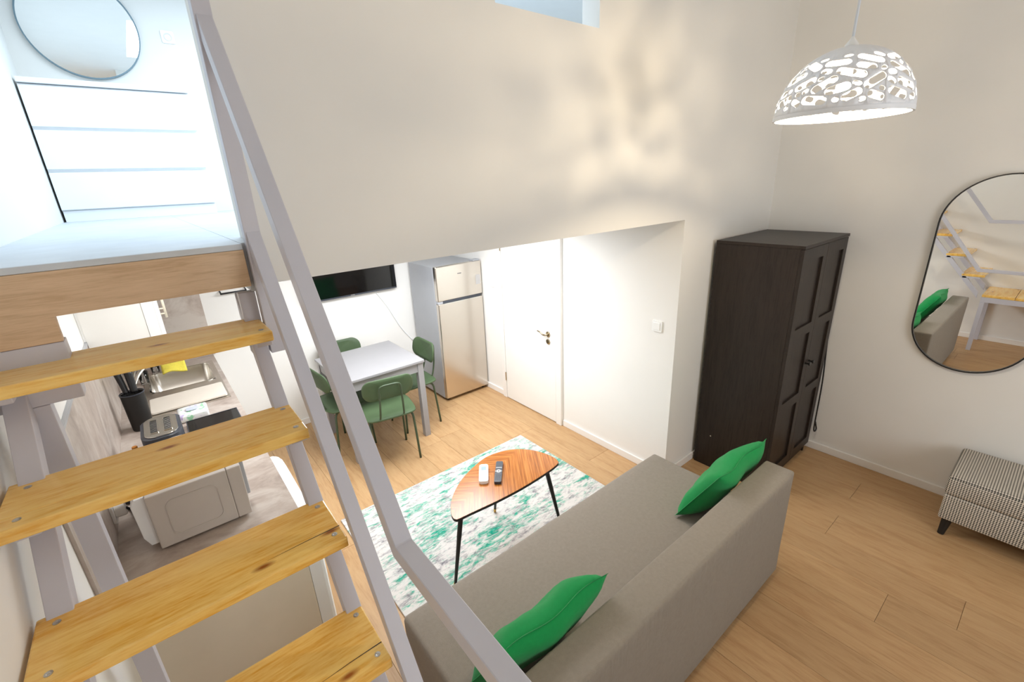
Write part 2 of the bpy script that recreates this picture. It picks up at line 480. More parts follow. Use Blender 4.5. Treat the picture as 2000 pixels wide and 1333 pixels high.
# ================================================================== STAIRCASE
S = 1.2255
st = thing('staircase', 'steep open staircase with pine treads on pale lilac steel stringers and square rails', 'staircase', (-.06, 1.0, 0))
TX0, TX1 = -.352, .222
for k in range(5):
    yf, z = 1.337 - .184 * k, 1.817 - .2255 * k
    if k == 1:      # this tread has split along its whole length
        bm = join(B(TX0, TX1, yf, yf + .049, z - .029, z, bev=.003), B(TX0, TX1, yf + .0503, yf + .20, z - .029, z, bev=.002, seg=1))
    else: bm = B(TX0, TX1, yf, yf + .20, z - .029, z, bev=.004)
    t = obj('tread', bm, PINE, st)
    if k in (2, 3):
        o = [(TX1 - .002, yf + .052), (TX1 - .002, yf + .0545), (TX1 - .08, yf + .054), (TX1 - .17, yf + .050), (TX1 - .08, yf + .0525)]
        obj('crack', prism(NB(), o, 'z', z + .0001, z + .0004), BLACKM, t)
    for sx in (TX0 + .035, TX1 - .022):
        for sy in (.03, .165):
            b = lathe(NB(), [(.007, 0), (.007, .0008), (.0035, .0012), (.002, .0005)], (sx, yf + sy, z), 10)
            obj('screw', b, ZINC, t)
    for (x0, x1) in ((.183, .2215), (-.335, -.295)):
        obj('tread_bracket', B(x0, x1, yf + .035, yf + .19, z - .05, z - .0295, bev=.002), STEEL, st)
def slope_bar(x0, x1, y0, z0, y1, z1, th, vertical_ends=True):
    """rectangular tube whose upper face runs (y0,z0)-(y1,z1)"""
    bm = NB(); dv = Vector((0, y1 - y0, z1 - z0)).normalized(); nrm = Vector((0, -dv.z, dv.y))
    h = th / dv.y
    o = [(y0, z0), (y1, z1), (y1, z1 - h), (y0, z0 - h)]
    return prism(bm, o, 'x', x0, x1, .002)
f = lambda y: -.0455 + S * y
obj('stringer', slope_bar(.183, .2215, .62, f(.62), 1.58, f(1.58), .045), STEEL, st)
obj('stringer', slope_bar(-.335, -.292, .62, f(.62), 1.58, f(1.58), .045), STEEL, st)
obj('newel_post', B(.2265, .267, 1.452, 1.49, 1.718, 2.66, bev=.002), STEEL, st)
obj('wall_post', B(-.312, -.262, 1.472, 1.512, 0.0, 1.7145, bev=.002), STEEL, st)
obj('landing_bracket', B(-.355, -.198, 1.472, 1.522, 1.715, 1.86, bev=.002), STEEL, st)
obj('landing_bracket', B(.183, .226, 1.496, 1.53, 1.716, 1.902, bev=.002), STEEL, st)
# rails
def rail(pts, x0, x1, h):
    bm = NB(); rows = []
    for i, (y, z) in enumerate(pts):
        a = Vector(pts[max(i - 1, 0)]); b = Vector(pts[min(i + 1, len(pts) - 1)]); p = Vector((y, z))
        d0 = (p - a).normalized() if i else (b - p).normalized(); d1 = (b - p).normalized() if i < len(pts) - 1 else d0
        n = (Vector((-d0.y, d0.x)) + Vector((-d1.y, d1.x))).normalized()
        k = h / max(.3, n.dot(Vector((-d0.y, d0.x)))); q = p - n * k
        rows.append([bm.verts.new(v) for v in ((x0, p.x, p.y), (x1, p.x, p.y), (x1, q.x, q.y), (x0, q.x, q.y))])
    for a, b in zip(rows, rows[1:]):
        for k in range(4): bm.faces.new((a[k], a[(k + 1) % 4], b[(k + 1) % 4], b[k]))
    bm.faces.new(rows[0]); bm.faces.new(rows[-1])
    bmesh.ops.bevel(bm, geom=[e for e in bm.edges], offset=.0015, segments=1, affect='EDGES')
    return bm
obj('handrail', rail([(-.55, 1.541), (.672, 1.541), (1.452, 2.585)], .2315, .266, .036), STEEL, st)
obj('lower_rail', rail([(-.55, .99), (.655, .99), (1.452, 2.075)], .2315, .266, .036), STEEL, st)
# platform the camera stands over, with its legs and two more steps
for k in range(4):
    obj('platform_board', B(TX0, TX1, -.5 + .27 * k + .002, -.5 + .27 * (k + 1) - .002, .661, .69, bev=.003), PINE, st)
bm = NB()
box(bm, TX1 - .041, TX1 - .001, -.5, .58, .60, .6605); box(bm, TX0 + .002, TX0 + .042, -.5, .58, .60, .6605)
box(bm, TX0 + .042, TX1 - .041, .54, .58, .60, .6605); box(bm, TX0 + .042, TX1 - .041, -.5, -.46, .60, .6605)
obj('platform_frame', bm, STEEL, st)
for x in (TX0 + .002, TX1 - .041):
    for y in (-.5, .54):
        obj('platform_leg', B(x, x + .04, y, y + .04, 0, .5995, bev=.002), STEEL, st)
obj('rail_post', B(.2315, .266, -.5, -.46, .60, 1.504, bev=.002), STEEL, st)
for k in range(2):
    yb = -.52 - .19 * k; z = .46 - .23 * k
    obj('tread', B(TX0, TX1, yb - .2, yb, z - .029, z, bev=.004), PINE, st)
    for x in (-.33, .183):
        obj('tread_leg', B(x, x + .04, yb - .12, yb - .08, 0, z - .0295, bev=.002), STEEL, st)

# ================================================================== LOFT
def chest():
    t = thing('chest_of_drawers', 'white chest of drawers standing on the upper landing under the round mirror', 'chest', (.08, 4.44, 2.0425))
    x0, x1, y0, y1, z0 = -.349, .515, 4.235, 4.645, 2.043
    bm = NB()
    box(bm, x0, x1, y0 + .012, y1, z0 + .07, 2.858)
    obj('body', bm, CHESTW, t)
    obj('top_panel', B(x0, x1, y0 - .014, y1, 2.862, 2.892, bev=.002), CHESTW, t)
    obj('plinth', B(x0 + .003, x1, y0 + .004, y1 - .01, z0, z0 + .069), CHESTW, t)
    for k in range(3):
        za = 2.117 + .2497 * k
        o = obj('drawer', B(x0 + .001, x1 - .001, y0 - .012, y0 + .0115, za + .002, za + .2497 - .018, bev=.003), CHESTW, t)
chest()
t = thing('round_mirror', 'large round mirror with a thin dark frame leaning above the white chest on the landing', 'mirror', (.035, 4.64, 2.98))
c = (.035, 3.291); N = 72
circ = lambda r: [(c[0] + r * math.cos(2 * PI * k / N), c[1] + r * math.sin(2 * PI * k / N)) for k in range(N)]
obj('mirror_frame', ring(NB(), circ(.315), circ(.307), 'y', 4.62, 4.649), paint('grey_mirror_frame', hexc('6f8793'), .4), t, 'auto')
obj('mirror_glass', prism(NB(), circ(.308), 'y', 4.628, 4.645), MIRR, t)
t = thing('wall_socket', 'white wall socket high on the landing wall right of the round mirror', 'socket', (.523, YLB, 3.298))
obj('cover_plate', prism(NB(), roundrect(.523, 3.298, .082, .082, .008), 'y', YLB - .010, YLB - .0005, .001), WHITE, t)
bm = NB()
ring(bm, [(.523 + .026 * math.cos(a * PI / 12), 3.298 + .026 * math.sin(a * PI / 12)) for a in range(24)], [(.523 + .02 * math.cos(a * PI / 12), 3.298 + .02 * math.sin(a * PI / 12)) for a in range(24)], 'y', YLB - .014, YLB - .0102)
obj('socket_ring', bm, APPG, t)

# ================================================================== ALCOVE
t = thing('television', 'flat black television mounted high on the white alcove wall', 'television', (1.48, YT, 1.185))
obj('screen_panel', B(1.022, 1.945, 4.345, 4.372, 1.188, 1.71, bev=.004), BLACK, t)
obj('screen', B(1.03, 1.937, 4.3425, 4.3448, 1.204, 1.702), SCREEN, t)
obj('bottom_bezel', B(1.03, 1.937, 4.3415, 4.3448, 1.190, 1.2035), CHAR, t)
obj('maker_badge', B(1.46, 1.50, 4.340, 4.3412, 1.195, 1.201), ZINC, t)
obj('wall_bracket', B(1.3, 1.7, 4.3725, YT - .0005, 1.3, 1.6), BLACK, t)
bm = tube(NB(), smoothpath([(1.70, 4.39, 1.22), (1.75, 4.397, 1.144), (1.84, 4.399, .99), (1.96, 4.399, .736), (2.08, 4.399, .56)]), .0055, 8)
tag(obj('television_cable', bm, APPW, None, True), 'thin white cable running down the wall from the television towards the fridge', 'cable')

def fridge():
    t = thing('fridge', 'tall grey fridge freezer with brushed steel doors in the alcove corner', 'fridge', (2.385, 4.08, 0))
    x0, x1, yf, yb = 2.115, 2.648, 3.818, 4.37
    obj('cabinet', B(x0, x1, yf + .055, yb, .03, 1.425, bev=.004), GREYF, t)
    obj('fridge_door', B(x0, x1, yf, yf + .052, .035, 1.062, bev=.008), FRIDGE, t)
    obj('freezer_door', B(x0, x1, yf, yf + .052, 1.088, 1.43, bev=.008), FRIDGE, t)
    obj('handle_recess', B(x0 + .06, x1 - .02, yf + .008, yf + .05, 1.0625, 1.0875), CHAR, t)
    obj('door_gap', B(x0 + .004, x0 + .0595, yf + .012, yf + .05, 1.0625, 1.0875), GREYF, t)
    obj('handle_lip', B(x0 + .06, x1 - .03, yf - .004, yf + .004, 1.050, 1.0618, bev=.002), CHROME, t)
    obj('hinge_cap', B(x1 - .09, x1 - .01, yf + .005, yf + .07, 1.4305, 1.445, bev=.003), GREYF, t)
    obj('maker_badge', B(2.36, 2.405, yf - .0012, yf - .0002, 1.333, 1.339), CHAR, t)
    obj('sticker', B(2.575, 2.63, yf - .0012, yf - .0002, 1.19, 1.29), paint('grey_sticker', hexc('b9b7b6'), .4), t)
    for x in (x0 + .04, x1 - .04):
        for y in (yf + .06, yb - .06):
            obj('foot', tube(NB(), [(x, y, 0), (x, y, .0295)], .015), BLACK, t)
fridge()
def switch(name, label, cat, y, z, w=.078):
    t = thing(name, label, cat, (XD, y, z))
    obj('cover_plate', prism(NB(), roundrect(y, z, w, w, .006), 'x', XD - .010, XD - .0005, .0015), WHITE, t)
    obj('rocker', B(XD - .0145, XD - .0102, y - .026, y + .026, z - .026, z + .026, bev=.002), WHITE, t)
switch('light_switch', 'white square light switch on the wall near the alcove edge', 'switch', 1.726, 1.178)
switch('light_switch', 'white square switch on the wall between fridge and door', 'switch', 3.66, 1.215)

def table():
    t = thing('dining_table', 'square grey dining table surrounded by green chairs', 'table', (1.31, 3.717, 0))
    x0, x1, y0, y1, h = .955, 1.668, 3.353, 4.082, .745
    obj('tabletop', B(x0, x1, y0, y1, h - .022, h, bev=.003), TBLG, t)
    L = .052
    for x in (x0 + .012, x1 - .012 - L):
        for y in (y0 + .012, y1 - .012 - L):
            obj('leg', B(x, x + L, y, y + L, 0, h - .0225, bev=.002), TBLG, t)
    for y in (y0 + .02, y1 - .042):
        obj('apron', B(x0 + .012 + L, x1 - .012 - L, y, y + .022, h - .105, h - .0225), TBLG, t)
    for x in (x0 + .02, x1 - .042):
        obj('apron', B(x, x + .022, y0 + .012 + L, y1 - .012 - L, h - .105, h - .0225), TBLG, t)
table()

def chair_proto():
    t = thing('dining_chair', '', 'chair', (0, 0, 0), 0, 'green chairs around the dining table')
    # seat: rounded, slightly dished plate; back at -y
    out = closedspline([(-.20, -.16), (-.215, 0), (-.205, .14), (-.14, .205), (0, .215), (.14, .205), (.205, .14), (.215, 0), (.20, -.16), (.13, -.2), (0, -.205), (-.13, -.2)], 4)
    bm = NB()
    rings = []
    for sc, z in ((.96, -.012), (1.0, -.004), (1.0, .004), (.96, .010), (.6, .004), (.25, 0.0)):
        rings.append([bm.verts.new((p.x * sc, p.y * sc, .445 + z - .012 * (abs(p.x) < .05) * 0)) for p in [Vector((q[0], q[1], 0)) for q in [(v.x, v.y) for v in out]]])
    n = len(out)
    for a, b in zip(rings, rings[1:]):
        for k in range(n): bm.faces.new((a[k], a[(k + 1) % n], b[(k + 1) % n], b[k]))
    bm.faces.new(rings[0]); bm.faces.new(rings[-1])
    obj('seat', bm, GREEN, t, True)
    # backrest: curved rounded plate
    bm = NB(); o = roundrect(0, .70, .40, .185, .075, 6); th = .014
    def bp(x, z, off): return (x, -.215 + .9 * x * x - (z - .7) * .18 + off, z)
    NX, NZ = 17, 5
    F = []; 
    for off in (0, th):
        rr = []
        for sc in (1.0, .97, .7, .4, .12):
            so = sc
            rr.append([bm.verts.new(bp(p[0] * so, .70 + (p[1] - .70) * so, off + (0 if sc < 1 else (.004 if off == 0 else -.004)))) for p in o])
        F.append(rr)
        for a, b in zip(rr, rr[1:]):
            for k in range(len(o)): bm.faces.new((a[k], a[(k + 1) % len(o)], b[(k + 1) % len(o)], b[k]))
        bm.faces.new(rr[-1])
    for k in range(len(o)): bm.faces.new((F[0][0][k], F[0][0][(k + 1) % len(o)], F[1][0][(k + 1) % len(o)], F[1][0][k]))
    obj('backrest', bm, GREEN, t, True)
    for s in (-1, 1):
        obj('leg', tube(NB(), smoothpath([(s * .185, -.19, 0), (s * .178, -.165, .30), (s * .172, -.15, .405), (s * .15, -.10, .424), (s * .12, -.02, .426)], 5), .0095, 8), GRNT, t, True)
        obj('leg', tube(NB(), smoothpath([(s * .165, .155, 0), (s * .160, .14, .30), (s * .155, .13, .405), (s * .14, .08, .424), (s * .12, 0, .426)], 5), .0095, 8), GRNT, t, True)
    loop = [(-.095, .05, .424), (-.095, -.10, .424), (-.095, -.185, .44), (-.09, -.225, .55), (-.085, -.240, .66), (-.082, -.246, .725), (-.06, -.25, .748), (0, -.252, .752),
            (.06, -.25, .748), (.082, -.246, .725), (.085, -.240, .66), (.09, -.225, .55), (.095, -.185, .44), (.095, -.10, .424), (.095, .05, .424)]
    obj('back_loop', tube(NB(), smoothpath(loop, 4), .008, 8), GRNT, t, True)
    return t
ch = chair_proto()
spots = [(1.255, 3.315, -.17, 'green chair with its back to the camera at the near side of the table'),
         (1.66, 3.70, PI / 2, 'green chair on the right side of the table beside the fridge'),
         (1.24, 4.10, PI - .05, 'green chair behind the table with its back towards the television wall'),
         (1.045, 3.735, -PI / 2 + .1, 'green chair on the left side of the table behind the stair rails')]
for i, (x, y, a, lab) in enumerate(spots):
    o = ch if i == 0 else copy_tree(ch)
    o.location = (x, y, 0); o.rotation_euler = (0, 0, a); o['label'] = lab

# ================================================================== LIVING AREA
bm = B(.615, 2.245, .81, 2.782, .0005, .011, bev=.003)
tag(obj('rug', bm, RUG), 'distressed teal white and grey rug lying under the coffee table and sofa', 'rug')

def coffee():
    t = thing('coffee_table', 'leaf shaped walnut coffee table with black legs standing on the rug', 'table', (1.33, 1.86, 0))
    pts = [(.932, 1.748), (.938, 1.728), (.955, 1.722), (1.026, 1.716), (1.188, 1.70), (1.367, 1.694), (1.565, 1.704), (1.675, 1.722), (1.70, 1.75), (1.704, 1.80), (1.69, 1.87), (1.655, 1.945),
           (1.60, 2.012), (1.525, 2.058), (1.43, 2.08), (1.35, 2.075), (1.211, 2.026), (1.098, 1.962), (.999, 1.873), (.945, 1.79)]
    o = [(v.x, v.y) for v in closedspline([(a, b, 0) for a, b in pts], 4)]
    obj('tabletop', prism(NB(), o, 'z', .500, .512), VENEER, t)
    e = obj('edge_band', ring(NB(), [((x - 1.33) * 1.004 + 1.33, (y - 1.86) * 1.006 + 1.86) for x, y in o], o, 'z', .496, .510), BLACKM, t)
    for (a, b) in (((.985, 1.758), (.915, 1.78)), ((1.588, 1.728), (1.685, 1.695)), ((1.42, 2.0), (1.462, 2.13))):
        A = Vector((*a, .4955)); Bv = Vector((*b, .012)); q = A.lerp(Bv, .93); k = A.lerp(Bv, .3)
        l = obj('leg', join(tube(NB(), [A, k], .0135, 12), tube(NB(), [k, q], .0125, 12, r_end=.0085)), BLACKM, t, 'auto')
        obj('foot', tube(NB(), [q, Bv], .010, 12, r_end=.008), BRASS, l, 'auto')
coffee()
def remote(name, label, c, ang, L, W, H, m, detail):
    t = thing(name, label, 'remote', (c[0], c[1], .5125), ang)
    def P(n, bm, mm): return obj(n, bm, mm, t, world=False)
    if detail == 'white':
        P('body', prism(NB(), roundrect(0, 0, L, W, .012), 'z', 0, H, .003), m)
        P('display', B(.025, .06, -.015, .015, H, H + .001), paint('grey_display', hexc('9fb4bd'), .2))
        P('button', prism(NB(), roundrect(-.01, 0, .012, .03, .005), 'z', H, H + .0015), APPG)
    else:
        P('body', prism(NB(), roundrect(0, 0, L, W, .006), 'z', 0, H, .002), m)
        n = 24
        P('dial_ring', ring(NB(), [(.0 + .014 * math.cos(2 * PI * k / n), .014 * math.sin(2 * PI * k / n)) for k in range(n)], [(.0 + .006 * math.cos(2 * PI * k / n), .006 * math.sin(2 * PI * k / n)) for k in range(n)], 'z', H, H + .0015), WHITE)
        P('button', B(.034, .038, -.018, .018, H, H + .001), WHITE)
        for i in range(4):
            for j in range(3):
                P('button', B(-.04 - i * .014, -.034 - i * .014, -.014 + j * .011, -.007 + j * .011, H, H + .0012), CHAR)
        for j in (-1, 1): P('button', B(-.003, .003, j * .019 - .002, j * .019 + .002, H, H + .001), WHITE)
remote('remote_control', 'white air conditioner remote lying on the coffee table', (1.266, 1.936), math.radians(54), .17, .055, .02, APPW, 'white')
remote('remote_control', 'black television remote with a white dial lying on the coffee table', (1.343, 1.888), math.radians(49), .205, .042, .018, CHAR, 'black')

def softbox(x0, x1, y0, y1, z0, z1, r, cuts, seed, amp, puff=0):
    """upholstered block: bevelled box, cut up and slightly uneven"""
    bm = B(x0, x1, y0, y1, z0, z1, bev=r, seg=3)
    bmesh.ops.subdivide_edges(bm, edges=[e for e in bm.edges if e.calc_length() > .12], cuts=cuts, use_grid_fill=True)
    rnd = random.Random(seed)
    from mathutils import noise as mn
    bm.normal_update()
    for v in bm.verts:
        v.co += v.normal * amp * mn.noise(v.co * 6 + Vector((seed, 0, 0)))
    return bm
def sofa():
    t = thing('sofa', 'grey upholstered sofa without armrests seen from behind', 'sofa', (1.42, 1.06, 0))
    x0, x1 = .49, 2.335
    obj('seat', softbox(x0, x1, .80, 1.475, .235, .42, .022, 10, 1, .003), SOFA2, t, True)
    obj('seat_base', softbox(x0 + .012, x1 - .012, .70, 1.455, .05, .234, .012, 4, 2, .001), SOFA2, t, True)
    obj('backrest', softbox(x0, x1 + .005, .652, .797, .045, .70, .013, 12, 3, .002), SOFA, t, True)
    for x in (x0 + .12, x1 - .12):
        for y in (.72, 1.38):
            obj('leg', tube(NB(), [(x, y, .0125), (x, y, .055)], .02), BLACK, t)
sofa()
def pillow_bm(Wd, H, T, seed):
    from mathutils import noise as mn
    N = 22; bm = NB(); grids = []
    for s in (1, -1):
        g = []
        for i in range(N + 1):
            row = []
            for j in range(N + 1):
                u, v = i / N * 2 - 1, j / N * 2 - 1
                k = ((1 - u ** 4) * (1 - v ** 4)); k = max(k, 0) ** .55
                pin = 1 - .07 * (1 - abs(u) ** 2) * abs(v) ** 3; pin2 = 1 - .07 * (1 - abs(v) ** 2) * abs(u) ** 3
                wv = mn.noise(Vector((u * 3 + seed, v * 3, s * 2))) * .12 * k
                row.append(bm.verts.new((u * Wd / 2 * pin2, s * (T / 2 * k * (1 + wv) + .0012) + .008 * math.sin(u * 5 + seed), v * H / 2 * pin)))
            g.append(row)
        for i in range(N):
            for j in range(N):
                q = (g[i][j], g[i + 1][j], g[i + 1][j + 1], g[i][j + 1]); bm.faces.new(q if s < 0 else q[::-1])
        grids.append(g)
    A, Bg = grids
    def border(g): return [g[i][0] for i in range(N)] + [g[N][j] for j in range(N)] + [g[i][N] for i in range(N, 0, -1)] + [g[0][j] for j in range(N, 0, -1)]
    a, b = border(A), border(Bg)
    # flanged seam
    for k in range(len(a)): bm.faces.new((a[k], a[(k + 1) % len(a)], b[(k + 1) % len(a)], b[k]))
    return bm, [v.co.copy() for v in a]
def pillow(label, x, y0, z0, y1, z1, seed, rx):
    """bottom edge at (y0,z0), top edge at (y1,z1)"""
    H = math.hypot(y1 - y0, z1 - z0) ; tilt = math.atan2(y0 - y1, z1 - z0)
    t = thing('pillow', label, 'pillow', (x, (y0 + y1) / 2, (z0 + z1) / 2), 0, None)
    t.rotation_euler = (tilt, 0, rx)
    bm, br = pillow_bm(.50, H, .135, seed)
    obj('cushion', bm, PILL, t, True, world=False)
    rim = [c * 1.012 for c in br]
    bm = NB(); n = len(br)
    ri = [bm.verts.new(c + Vector((0, d, 0))) for d in (-.0016,) for c in br]; ro = [bm.verts.new((c.x * 1.035, c.y, c.z * 1.035)) for c in br]
    ri2 = [bm.verts.new(c + Vector((0, .0016, 0))) for c in br]
    for k in range(n):
        bm.faces.new((ri[k], ri[(k + 1) % n], ro[(k + 1) % n], ro[k])); bm.faces.new((ro[k], ro[(k + 1) % n], ri2[(k + 1) % n], ri2[k]))
    obj('seam', bm, PILL, t, False, world=False)
pillow('green cushion leaning at the far end of the sofa by the wardrobe', 2.145, 1.035, .432, .832, .78, 1, .02)
pillow('green cushion leaning at the near end of the sofa by the stair rail', .80, 1.035, .432, .832, .78, 5, -.02)

def wardrobe():
    t = thing('wardrobe', 'tall dark brown two door wardrobe standing in the room corner', 'wardrobe', (3.42, 1.28, 0))
    x0, x1, y0, y1, h = 3.032, 3.80, 1.012, 1.553, 1.741
    obj('side_panel', B(x0, x0 + .02, y0 + .022, y1, 0, h - .0205, bev=.001), BLKW, t)
    obj('side_panel', B(x1 - .02, x1, y0 + .022, y1, 0, h - .0205, bev=.001), BLKW, t)
    obj('top_panel', B(x0 - .002, x1 + .002, y0 - .004, y1, h - .02, h, bev=.001), BLKW, t)
    obj('back_panel', B(x0 + .0205, x1 - .0205, y1 - .008, y1 - .001, .06, h - .021), BLKW, t)
    obj('plinth', B(x0 + .0205, x1 - .0205, y0 + .03, y0 + .05, .012, .08), BLKW, t)
    xm = (x0 + x1) / 2 + .012
    for s, (a, b) in enumerate(((x0 + .001, xm - .0015), (xm + .0015, x1 - .001))):
        bm = NB(); za, zb = .085, h - .024; sw = .062
        zs = [za + .07, .60, .672, 1.13, 1.2, zb - .075]
        box(bm, a, a + sw, y0, y0 + .021, za, zb); box(bm, b - sw, b, y0, y0 + .021, za, zb)
        for p, q in ((za, zs[0]), (zs[1], zs[2]), (zs[3], zs[4]), (zs[5], zb)):
            box(bm, a + sw, b - sw, y0, y0 + .021, p, q)
        dr = obj('door', bm, BLKW, t)
        for p, q in ((zs[0], zs[1]), (zs[2], zs[3]), (zs[4], zs[5])):
            obj('panel', B(a + sw, b - sw, y0 + .013, y0 + .019, p, q), BLKW, dr)
        kx = (b - .03) if s == 0 else (a + .03)
        bm = NB(); n = 14
        rg = [[bm.verts.new((kx + r * math.cos(2 * PI * k / n), y0 + yy, .892 + r * math.sin(2 * PI * k / n))) for k in range(n)] for r, yy in ((.009, -.0003), (.006, -.008), (.006, -.018), (.014, -.026), (.012, -.032))]
        for p, q in zip(rg, rg[1:]):
            for k in range(n): bm.faces.new((p[k], p[(k + 1) % n], q[(k + 1) % n], q[k]))
        bm.faces.new(rg[0]); bm.faces.new(rg[-1])
        obj('knob', bm, BLACK, dr, True)
    for (y, z) in ((1.44, .27), (1.16, .20)):
        obj('peg', lathe_x(NB(), [(.005, 0), (.005, -.002)], (x0, y, z), 10), ZINC, t)
    obj('wall_hook', tube(NB(), smoothpath([(3.81, 1.02, .95), (3.815, 1.0, .6), (3.815, .995, .22), (3.84, .985, .2), (3.84, 1.0, .26)]), .005, 8), BLACK, t, True)
wardrobe()

def wall_mirror():
    t = thing('wall_mirror', 'pill shaped mirror with a thin black frame hanging on the right wall', 'mirror', (XM, .297, .91))
    def cap(r):
        o = []; cy, za, zb, R = .298, 1.19, 1.82, .282 - r
        for k in range(33): a = PI * k / 32; o.append((cy + R * math.cos(a), zb + R * math.sin(a)))
        for k in range(33): a = PI + PI * k / 32; o.append((cy + R * math.cos(a), za + R * math.sin(a)))
        return o
    obj('mirror_frame', ring(NB(), cap(-.001), cap(.0065), 'x', XM - .03, XM - .001), BLACK, t, 'auto')
    obj('mirror_glass', prism(NB(), cap(.006), 'x', XM - .02, XM - .002), MIRR, t)
wall_mirror()

def ottoman():
    t = thing('storage_bench', 'long black and white houndstooth bench with black legs by the right wall', 'bench', (3.6, -.4, 0))
    x0, x1, y0, y1 = 3.375, 3.835, -.98, .168
    obj('base', B(x0 + .006, x1 - .006, y0 + .006, y1 - .006, .125, .295, bev=.012, seg=3), HOUND, t, 'auto', uv=True)
    obj('lid', softbox(x0, x1, y0, y1, .297, .425, .022, 4, 9, .001), HOUND, t, 'auto', uv=True)
    for x in (x0 + .06, x1 - .06):
        for y in (y0 + .06, y1 - .05):
            dx = -.012 if x < 3.6 else .012
            obj('leg', tube(NB(), [(x, y, .1245), (x + dx, y + .01, 0)], .026, 14, r_end=.016), BLACKM, t)
ottoman()

# ------------------------------------------------------------------ pendant lamp
def pendant():
    cx, cy, cz, R = 2.065, .653, 2.356, .210
    t = thing('pendant_lamp', 'white dome pendant lamp with cut out bars hanging lit from the ceiling', 'lamp', (cx, cy, cz))
    rnd = random.Random(11)
    LA = R * PI / 2          # arc length apex -> rim
    s0, s1 = .138, .318      # band with cut-outs
    holes = []
    def segd(a, b):
        (p0, p1), (q0, q1) = a, b; best = 9
        for i in range(7):
            P = Vector(p0).lerp(Vector(p1), i / 6)
            for j in range(7):
                Q = Vector(q0).lerp(Vector(q1), j / 6)
                best = min(best, (P - Q).length)
        return best
    for (cnt, l0, l1, HW) in ((5000, .044, .062, .0135), (7000, .024, .042, .0120), (9000, .010, .022, .0100), (7000, .004, .012, .0075)):
        for _ in range(cnt):
            s = rnd.uniform(s0 + .008, s1 - .008); th = s / R
            cc = 2 * PI * R * math.sin(th)
            ph = rnd.uniform(0, 2 * PI); L = rnd.uniform(l0, l1)
            an = rnd.choice((-1, 1)) * rnd.uniform(.05, .7)
            if cc / (2 * PI) * min(ph, 2 * PI - ph) < L / 2 + HW: continue
            d = (math.cos(an) * L / 2 / (R * math.sin(th)), math.sin(an) * L / 2)
            if not (s0 < s - abs(d[1]) - HW and s + abs(d[1]) + HW < s1): continue
            ok = True
            for (ph2, s2, d2, hw2) in holes:
                if abs(ph - ph2) > .9 or abs(s - s2) > .09: continue
                k = R * math.sin((s + s2) / 2 / R)
                if segd((((ph - d[0]) * k, s - d[1]), ((ph + d[0]) * k, s + d[1])), (((ph2 - d2[0]) * k, s2 - d2[1]), ((ph2 + d2[0]) * k, s2 + d2[1]))) < HW + hw2 + .0036: ok = False; break
            if ok: holes.append((ph, s, d, HW))
    V2, F2 = [], []
    # coarse grid nodes in (phi, s), then the hole outlines as faces
    polys = []
    for (ph, s, d, HW) in holes:
        k = R * math.sin(s / R); a = Vector(((ph - d[0]) * k, s - d[1])); b = Vector(((ph + d[0]) * k, s + d[1]))
        u = (b - a).normalized(); n = Vector((-u.y, u.x)); o = []
        for i in range(7):
            q = b + (n * math.cos(PI * i / 6 + PI) * -1 + u * math.sin(PI * i / 6)) * HW; o.append((q.x / k, q.y))
        for i in range(7):
            q = a + (n * math.cos(PI * i / 6) * -1 * 1 - u * math.sin(PI * i / 6)) * HW; o.append((q.x / k, q.y))
        idx = []
        for p in o: idx.append(len(V2)); V2.append(Vector(p))
        polys.append(idx)
    def inside(p, poly):
        c = False; n = len(poly)
        for i in range(n):
            a, b = poly[i], poly[i - 1]
            if (a.y > p.y) != (b.y > p.y) and p.x < (b.x - a.x) * (p.y - a.y) / (b.y - a.y) + a.x: c = not c
        return c
    P2 = [[V2[i] for i in q] for q in polys]
    bb = [(min(p.x for p in q) - .01, max(p.x for p in q) + .01, min(p.y for p in q) - .002, max(p.y for p in q) + .002) for q in P2]
    NP, NS = 96, 30
    nh = len(V2)
    for i in range(NP + 1):
        for j in range(NS + 1):
            p = Vector((2 * PI * i / NP, .02 + (LA - .02) * j / NS))
            if any(b[0] < p.x < b[1] and b[2] < p.y < b[3] and inside(p, q) for b, q in zip(bb, P2)): continue
            V2.append(p)
    edges = [(q[i], q[(i + 1) % len(q)]) for q in polys for i in range(len(q))]
    r = delaunay_2d_cdt(V2, edges, [], 0, 1e-6)
    bm = NB(); vs = []
    for p in r[0]:
        th = p.y / R
        vs.append(bm.verts.new((cx + R * math.sin(th) * math.cos(p.x), cy + R * math.sin(th) * math.sin(p.x), cz + R * math.cos(th))))
    for f in r[2]:
        c = sum((r[0][i] for i in f), Vector((0, 0))) / len(f)
        if any(b[0] < c.x < b[1] and b[2] < c.y < b[3] and inside(c, q) for b, q in zip(bb, P2)): continue
        try: bm.faces.new([vs[i] for i in f])
        except ValueError: pass
    bmesh.ops.remove_doubles(bm, verts=bm.verts, dist=1e-4)
    sh = obj('shade', bm, paint('lamp_white', hexc('eceef2'), .4), t, True)
    md = sh.modifiers.new('thick', 'SOLIDIFY'); md.thickness = .0025; md.offset = -1
    rimo = [(cx + (R + .001) * math.cos(2 * PI * k / 64), cy + (R + .001) * math.sin(2 * PI * k / 64)) for k in range(64)]
    rimi = [(cx + (R - .006) * math.cos(2 * PI * k / 64), cy + (R - .006) * math.sin(2 * PI * k / 64)) for k in range(64)]
    obj('rim', ring(NB(), rimo, rimi, 'z', cz - .012, cz + .002), sh.data.materials[0], t, 'auto')
    obj('collar', lathe(NB(), [(.022, R - .004), (.02, R + .006), (.008, R + .022), (.004, R + .03)], (cx, cy, cz), 20), WHITE, t, True)
    obj('cord', tube(NB(), [(cx, cy, cz + R + .029), (cx, cy, ZC - .025)], .0045, 8), paint('white_cord', hexc('dfe5ec'), .5), t, True)
